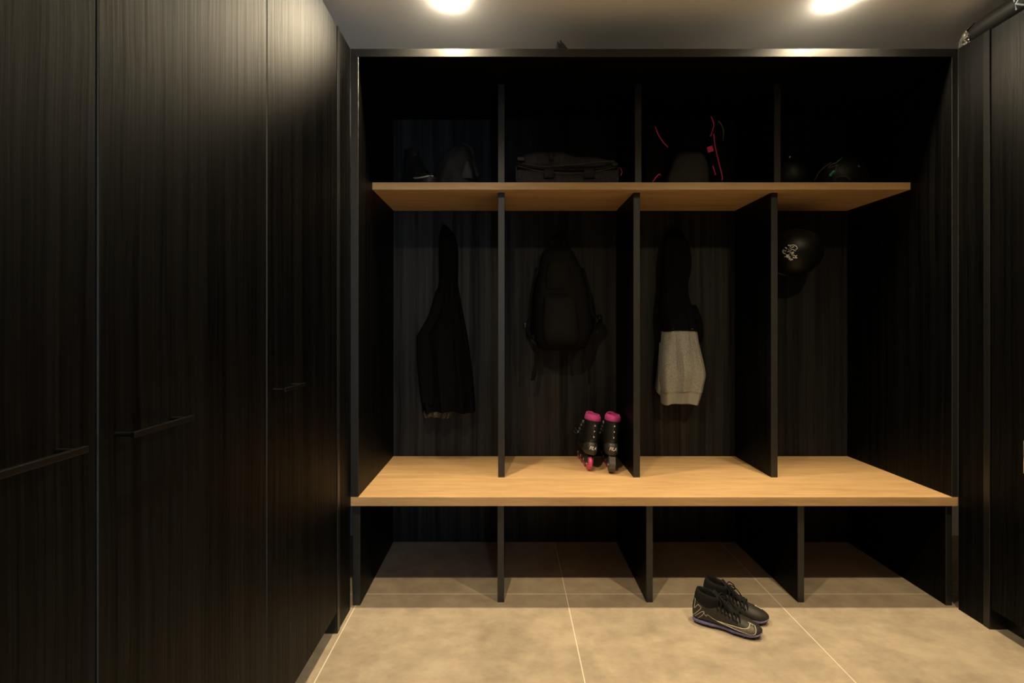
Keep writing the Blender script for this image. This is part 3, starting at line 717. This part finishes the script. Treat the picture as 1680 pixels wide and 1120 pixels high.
# ------------------------------------------------------------------ inline skates
def make_skate(label, loc, rotz, lean, brake):
    t = thing('inline_skate', label, 'skate', loc, rotz, 'pair of inline skates'); t.rotation_euler = (0, lean, rotz); t.scale = (.96,) * 3
    P = lambda nm, b, m, par=t, sm=True: obj(nm, b, m, par, sm, False)
    def ov(cx, cy, rx, ry, z, n=28, e=0.85):
        return [(cx + rx * math.copysign(abs(math.cos(a)) ** e, math.cos(a)), cy + ry * math.copysign(abs(math.sin(a)) ** e, math.sin(a)), z) for a in (2 * math.pi * i / n for i in range(n))]
    for y in (-.105, -.036, .033, .102):   # wheels (axle along x)
        b = BM(); R = .036
        prof = [(-.0115, .012), (-.0118, .022), (-.010, .030), (-.006, .0348), (0, .036), (.006, .0348), (.010, .030), (.0118, .022), (.0115, .012)]
        loft(b, [[(x, y + r * math.cos(a), R + r * math.sin(a)) for a in (2 * math.pi * i / 28 for i in range(28))] for x, r in prof])
        wo_ = P('wheel', b, 'pink_wheel')
        b = BM(); cyl(b, (-.0165, y, R), (.0165, y, R), .007, 14, .001); P('axle', b, 'silver', wo_)
    b = BM()
    for sx in (-1, 1):
        x0, x1 = sorted((sx * .0135, sx * .0155))
        loft(b, [[(x, -.128, .040), (x, -.10, .028), (x, .11, .028), (x, .128, .042), (x, .115, .088), (x, -.095, .088), (x, -.11, .075)] for x in (x0, x1)])
    box(b, -.0155, .0155, -.10, .112, .080, .090, .001, 1)
    P('frame', b, 'plastic_grey', sm=False)
    b = BM(); loft(b, [ov(0, cy, rx, ry, z) for z, cy, rx, ry in ((.088, .008, .034, .116), (.094, .008, .040, .124), (.115, .008, .042, .126), (.135, .002, .042, .116), (.155, -.01, .041, .098), (.172, -.035, .040, .066))])
    P('boot_shell', b, 'plastic')
    b = BM(); loft(b, [ov(0, cy, rx, ry, z) for z, cy, rx, ry in ((.140, -.045, .043, .060), (.165, -.045, .044, .060), (.20, -.045, .043, .056), (.235, -.040, .044, .054), (.256, -.038, .045, .054), (.258, -.038, .041, .050))])
    P('cuff', b, 'plastic')
    b = BM(); loft(b, [ov(0, cy, rx, ry, z, e=1) for z, cy, rx, ry in ((.245, -.037, .040, .048), (.262, -.037, .044, .052), (.278, -.035, .043, .051), (.288, -.032, .036, .044), (.288, -.030, .028, .036), (.262, -.030, .026, .034))])
    P('liner', b, 'pink')['label'] = 'padded pink liner collar'
    b = BM(); loft(b, [ov(0, cy, rx, ry, z, 16) for z, cy, rx, ry in ((.225, .012, .028, .012), (.262, .022, .028, .012), (.284, .030, .024, .011), (.290, .032, .012, .006))])
    P('tongue', b, 'pink')
    b = BM(); loft(b, [ov(0, cy, rx, ry, z) for z, cy, rx, ry in ((.086, -.075, .030, .052), (.10, -.078, .036, .056), (.13, -.076, .037, .050), (.147, -.070, .030, .046))])
    g = P('heel_guard', b, 'plastic_grey')
    tx = bpy.data.curves.new('heel_logo', 'FONT'); tx.body = 'FILA'; tx.size = .034; tx.extrude = .0006; tx.align_x = 'CENTER'; tx.shear = .3
    tmp = bpy.data.objects.new('tmp', tx); COL.objects.link(tmp)
    me = bpy.data.meshes.new_from_object(tmp.evaluated_get(bpy.context.evaluated_depsgraph_get())); bpy.data.objects.remove(tmp)
    # bend the letters around the heel
    for v in me.vertices:
        x, z, d = v.co.x * .60, v.co.y * .75, v.co.z
        c = max(0.05, 1 - (abs(x) / .0365) ** 2.35) ** .425
        v.co = Vector((x, -.0765 - .052 * c - .0014 - d, .114 + z))
    lo = bpy.data.objects.new('heel_logo', me); COL.objects.link(lo); lo.parent = g; me.materials.append(M['white_print'])
    b = BM(); loft(b, [[(x * wd, -.045 - ry - .0035 + .02 * x * x, z) for x in (-1, -.5, 0, .5, 1)] + [(x * wd, -.045 - ry + .004, z) for x in (1, 0, -1)] for z, ry, wd in ((.150, .058, .018), (.20, .056, .016), (.235, .050, .014), (.25, .046, .012))])
    P('spine', b, 'plastic_grey')
    for z, ry in ((.236, -.0975), (.207, -.103), (.178, -.106)):
        b = BM(); cyl(b, (0.002, ry + .004, z), (0.002, ry - .004, z), .0042, 12, .001); P('rivet', b, 'silver')
    for k, z in enumerate((.165, .19, .215, .24)):   # buckles and lace ends down the front
        b = BM(); yy = .095 - k * .024
        tube(b, spline([(-.044, yy - .05, z - .006), (-.036, yy - .012, z), (0, yy + .006 - k * .003, z + .004), (.036, yy - .012, z)], 4), .0042, 6, flat=.5); P('strap', b, 'plastic_grey')
        b = BM(); box(b, -.050, -.042, yy - .05, yy - .035, z - .009, z + .003, .001, 1); P('buckle', b, 'silver', sm=False)
    b = BM()
    for z, y in ((.13, .10), (.15, .075)): tube(b, spline([(-.02, y + .01, z + .02), (-.045, y, z + .012), (-.062, y - .02, z + .03)], 4), .0022, 6)
    P('laces', b, 'grey_edge')
    if brake:
        b = BM(); loft(b, [[(-.0155, y0, z), (.0155, y0, z), (.0155, y1, z), (-.0155, y1, z)] for z, y0, y1 in ((.010, -.158, -.126), (.03, -.164, -.124), (.052, -.160, -.118), (.082, -.140, -.100))]); P('brake_pad', b, 'rubber', sm=False)
        b = BM(); cyl(b, (-.02, -.145, .044), (.02, -.145, .044), .004, 10); P('brake_bolt', b, 'silver')
    return t
make_skate('black inline skate with pink wheel facing out, left one on the bench', (0.405, 2.43, ZB1), math.radians(4), math.radians(9), False)
make_skate('black inline skate with heel brake, right one beside the bench divider', (0.524, 2.415, ZB1), math.radians(-3), math.radians(6), True)

# ------------------------------------------------------------------ soft things on the shelf
def blob_bag(bm, rows, yc, depth, seed=0.0, n=44):
    """rows: (z, xl, xr, depth factor)"""
    rings = []
    for (z, xl, xr, f) in spline(rows, 5):
        xc, hw = (xl + xr) / 2, max(.002, (xr - xl) / 2); ring = []
        for i in range(n):
            a = 2 * math.pi * i / n; c, s = math.cos(a), math.sin(a)
            k = 1 + .05 * math.sin(5 * a + seed + z * 30) + .03 * math.sin(9 * a - z * 50 + seed)
            ring.append((xc + hw * math.copysign(abs(c) ** .85, c), yc + depth / 2 * f * k * math.copysign(abs(s) ** .8, s), z))
        rings.append(ring)
    loft(bm, rings)
def shelf_rows(data, Y):
    return rows_at(data, Y)
t = thing('drawstring_bag', 'small slouched black bag on the shelf right of the high-top trainer', 'bag', (-0.26, 2.36, ZS1))
b = BM(); blob_bag(b, [(ZS1 + .0005, -.352, -.17, .7), (ZS1 + .012, -.362, -.158, 1)] + rows_at([(289, 714, 782, 1.0), (270, 718, 779, .95), (258, 727, 777, .85), (248, 738, 773, .7), (243, 748, 768, .5), (241, 754, 764, .3)], 2.36)[0:], 2.37, .22)
obj('body', b, 'bag_soft', t, True)
b = BM(); tube(b, spline([at(757, 244, 2.33), at(760, 238, 2.33), at(764, 237, 2.33), at(773, 245, 2.33), at(776, 256, 2.33), at(778, 270, 2.30), at(784, 290, 2.28)], 5), .011, 10, flat=.6); obj('shoulder_strap', b, 'bag_soft', t, True)
b = BM(); blob_bag(b, rows_at([(292, 758, 775, .5), (284, 757, 774, .9), (272, 761, 771, .8), (264, 763, 768, .4)], 2.262), 2.268, .03)
obj('side_panel', b, 'bag_grey', t, True)

# duffel
YD = 2.27
t = thing('duffel_bag', 'flat dark grey duffel bag with loose flap on the shelf, second compartment', 'bag', (0.30, 2.37, ZS1))
xl, xr = at(847, 290, YD).x, at(1014, 290, YD).x
b = BM(); box(b, xl, xr, 2.25, 2.52, ZS1, at(900, 277, 2.25).z, .012, 3); obj('body', b, 'duffel', t, True)
b = BM()
rings = []
for (px, yt, yb_) in spline([(847, 262, 271), (855, 254, 276), (872, 247, 281), (890, 244, 282), (912, 245, 281), (935, 250, 281), (960, 254, 280), (985, 257, 278), (1005, 261, 275), (1012, 266, 271)], 5):
    zt, zb = at(px, yt, YD).z, at(px, yb_, 2.25).z; x = at(px, 0, YD).x; ym = 2.385
    ring = []
    for i in range(28):
        a = 2 * math.pi * i / 28; c, s = math.cos(a), math.sin(a)
        ring.append((x, ym + .135 * math.copysign(abs(c) ** .5, c) + .01 * math.sin(x * 40), (zt + zb) / 2 + (zt - zb) / 2 * math.copysign(abs(s) ** .8, s) * (1 + .05 * math.sin(x * 60 + c * 4))))
    rings.append(ring)
loft(b, rings); obj('flap', b, 'duffel', t, True)
b = BM(); tube(b, spline([at(848, 268, 2.248), at(862, 273, 2.246), at(890, 276.5, 2.246), at(935, 278.5, 2.246), at(975, 277.5, 2.246), at(1000, 274, 2.246), at(1013, 269, 2.25)], 5), .013, 10, flat=.55); obj('zip_opening', b, 'duffel_dark', t, True)
b = BM(); tube(b, spline([at(850, 272, 2.243), at(880, 279.5, 2.238), at(925, 284, 2.238), at(970, 282, 2.238), at(1012, 274, 2.243)], 5), .0016, 6)
tube(b, spline([at(856, 268, 2.243), at(890, 273, 2.236), at(925, 271, 2.236), at(960, 267.5, 2.236), at(1008, 263.5, 2.24)], 5), .0014, 6)
tube(b, [at(1014, 274, 2.248), at(1014.5, 297, 2.248)], .0016, 6); tube(b, [at(847, 272, 2.248), at(847, 296, 2.248)], .0016, 6)
obj('piping', b, 'grey_edge', t, True)
for x0 in (892, 958):
    b = BM(); p = at(x0, 278, 2.243); q = at(x0 + 17, 292, 2.243); box(b, p.x, q.x, 2.236, 2.25, q.z, p.z, .003, 2); obj('handle_patch', b, 'duffel_dark', t, True)
b = BM(); p, q = at(901, 250, 2.238), at(908, 262, 2.238); box(b, p.x, q.x, 2.236, 2.25, q.z, p.z, .003, 2); obj('flap_patch', b, 'duffel_dark', t, True)
for (x0, y0, x1, y1) in ((848, 257, 861, 264), (1004, 268, 1013, 272)):
    b = BM(); p, q = at(x0, y0, 2.235), at(x1, y1, 2.235); box(b, p.x, q.x, 2.228, 2.25, q.z, p.z, .004, 2); obj('buckle', b, 'plastic_grey', t, True)
b = BM(); strap(b, [at(1014, 275, 2.27), at(1018, 277, 2.26), at(1020, 283, 2.255), at(1018, 289, 2.255)], (0, 1, 0), .016, .004); obj('pull_tag', b, 'red_tag', t, True)['label'] = 'red pull tag'

# backpack with pink piping
YK = 2.25
t = thing('school_backpack', 'black backpack with bright pink piping on the shelf, third compartment', 'backpack', (at(1125, 290, 2.35).x, 2.38, ZS1))
b = BM(); blob_bag(b, [(ZS1 + .0005, at(1090, 0, 2.3).x, at(1172, 0, 2.3).x, .8), (ZS1 + .02, at(1086, 0, 2.3).x, at(1176, 0, 2.3).x, 1.0)] + rows_at([(280, 1088, 1176, 1.0), (255, 1094, 1172, .98), (230, 1097, 1170, .9), (208, 1106, 1168, .75), (196, 1124, 1160, .55), (191, 1138, 1150, .3)], 2.3), 2.39, .22)
obj('main_compartment', b, 'pack', t, True)
b = BM(); blob_bag(b, [(ZS1 + .002, at(1096, 0, YK).x, at(1165, 0, YK).x, .8)] + rows_at([(290, 1096, 1166, 1.0), (270, 1103, 1164, 1.0), (254, 1110, 1158, .8), (248, 1116, 1152, .4)], 2.25), 2.272, .07)
obj('front_pocket', b, 'school_panel', t, True)
b = BM(); blob_bag(b, [(ZS1 + .001, at(1058, 0, YK).x, at(1084, 0, YK).x, .8)] + rows_at([(285, 1056, 1088, 1.0), (255, 1056, 1092, .9), (236, 1060, 1089, .75), (218, 1065, 1080, .6), (208, 1070, 1076, .3)], 2.28), 2.30, .07)
obj('shoulder_strap', b, 'pack', t, True)
b = BM(); blob_bag(b, [(ZS1 + .001, at(1170, 0, YK).x, at(1195, 0, YK).x, .8)] + rows_at([(285, 1168, 1198, 1.0), (255, 1166, 1192, .9), (230, 1164, 1188, .75), (207, 1163, 1178, .6), (193, 1163, 1171, .3)], 2.28), 2.30, .07)
obj('shoulder_strap', b, 'pack', t, True)
for pl in ([(1075, 207), (1080, 220.6), (1088, 233), (1096, 241.5)], [(1167, 191), (1171, 203), (1169.5, 212.5), (1165.5, 223.5)], [(1171, 219.5), (1173, 238), (1178, 261), (1184.6, 288), (1184.4, 296)], [(1169.6, 272), (1174, 287)], [(1083.7, 288), (1082, 285.5), (1077, 290), (1071, 298)]):
    b = BM(); tube(b, spline([at(x, y, YK) for x, y in pl], 5), .0028, 8); obj('piping', b, 'pink_trim', t, True)['label'] = 'bright pink piping'
b = BM(); c = [at(x, y, YK - .004) for x, y in ((1160, 241.5), (1168.4, 238.6), (1171, 247.3), (1162, 250.2))]
loft(b, [[p for p in c], [p + Vector((0, .004, 0)) for p in c]]); obj('patch', b, 'pink_trim', t)['label'] = 'square pink fabric patch'
b = BM(); tube(b, spline([at(1178, 198, 2.3), at(1184, 205, 2.3), at(1187, 218, 2.3), at(1185, 232, 2.3)], 4), .004, 8); obj('loose_strap', b, 'grey_edge', t, True)

# ------------------------------------------------------------------ things on top of the cabinets
t = thing('folded_pouch', 'dark folded pouch peeking over the top edge of the locker unit', 'pouch', (at(918, 80, 2.1).x, 2.12, ZT1))
for nm, m, a, y0, base in (('front_flap', 'pouch', (915, 69), 2.085, (897, 938)), ('back_flap', 'olive', (919, 67), 2.125, (907, 955))):
    b = BM(); ap = at(a[0], a[1], y0); x0, x1 = at(base[0], 0, y0).x, at(base[1], 0, y0).x
    rings = []
    for q in range(9):
        f = q / 8; hw0 = (ap.x - x0) * (1 - f ** 1.15) + .004; hw1 = (x1 - ap.x) * (1 - f ** 1.15) + .004; z = ZT1 + (ap.z - ZT1) * f; th = .017 * (1 - .6 * f) 
        rings.append([(ap.x - hw0 * 1.0, y0, z), (ap.x - hw0 * .5, y0 - th, z), (ap.x, y0 - th * 1.1, z), (ap.x + hw1 * .5, y0 - th, z), (ap.x + hw1, y0, z), (ap.x + hw1 * .5, y0 + th, z), (ap.x, y0 + th, z), (ap.x - hw0 * .5, y0 + th, z)])
    loft(b, rings); obj(nm, b, m, t, True)

t = thing('rolled_bag', 'long black rolled bag with pale lettering lying on top of the right cabinet', 'bag', (2.0, 1.72, 2.42))
b = BM(); rings = []
for (y, r) in spline([(1.980, .012), (1.973, .026), (1.95, .038), (1.90, .045), (1.80, .047), (1.6, .048), (1.40, .047)], 5):
    rings.append([(1.998 + 1.05 * r * math.cos(a), y, 2.42 + r + r * math.sin(a)) for a in (2 * math.pi * i / 32 for i in range(32))])
loft(b, rings); obj('body', b, 'roll', t, True)
b = BM(); rings = []
for (y, r) in ((1.994, .006), (1.991, .020), (1.980, .031), (1.960, .041), (1.930, .046)):
    rings.append([(1.998 + 1.05 * r * math.cos(a) * (1 + .06 * math.sin(a * 7 + y * 300)), y + .006 * math.sin(a * 5), 2.42 + (r + r * math.sin(a)) * (1 + .04 * math.sin(a * 9))) for a in (2 * math.pi * i / 40 for i in range(40))])
loft(b, rings, True, False); o = obj('crinkled_end', b, 'foil', t, True); o['label'] = 'shiny crinkled silver end'
sm = o.modifiers.new('thickness', 'SOLIDIFY'); sm.thickness = 0.001
tx = bpy.data.curves.new('lettering', 'FONT'); tx.body = 'KS'; tx.size = .058; tx.extrude = .0006
tmp = bpy.data.objects.new('tmp', tx); COL.objects.link(tmp)
me = bpy.data.meshes.new_from_object(tmp.evaluated_get(bpy.context.evaluated_depsgraph_get())); bpy.data.objects.remove(tmp)
for v in me.vertices:
    u, z, d = v.co.x, v.co.y, v.co.z
    a = math.pi - (z - .030) / .048; r = .048 + .0012 + d
    v.co = Vector((1.998 + 1.05 * r * math.cos(a), 1.757 - u, 2.42 + .048 + r * math.sin(a))) - t.location
lo = bpy.data.objects.new('lettering', me); COL.objects.link(lo); lo.parent = t; me.materials.append(M['pale_print'])
lo['label'] = 'pale blue printed letters'
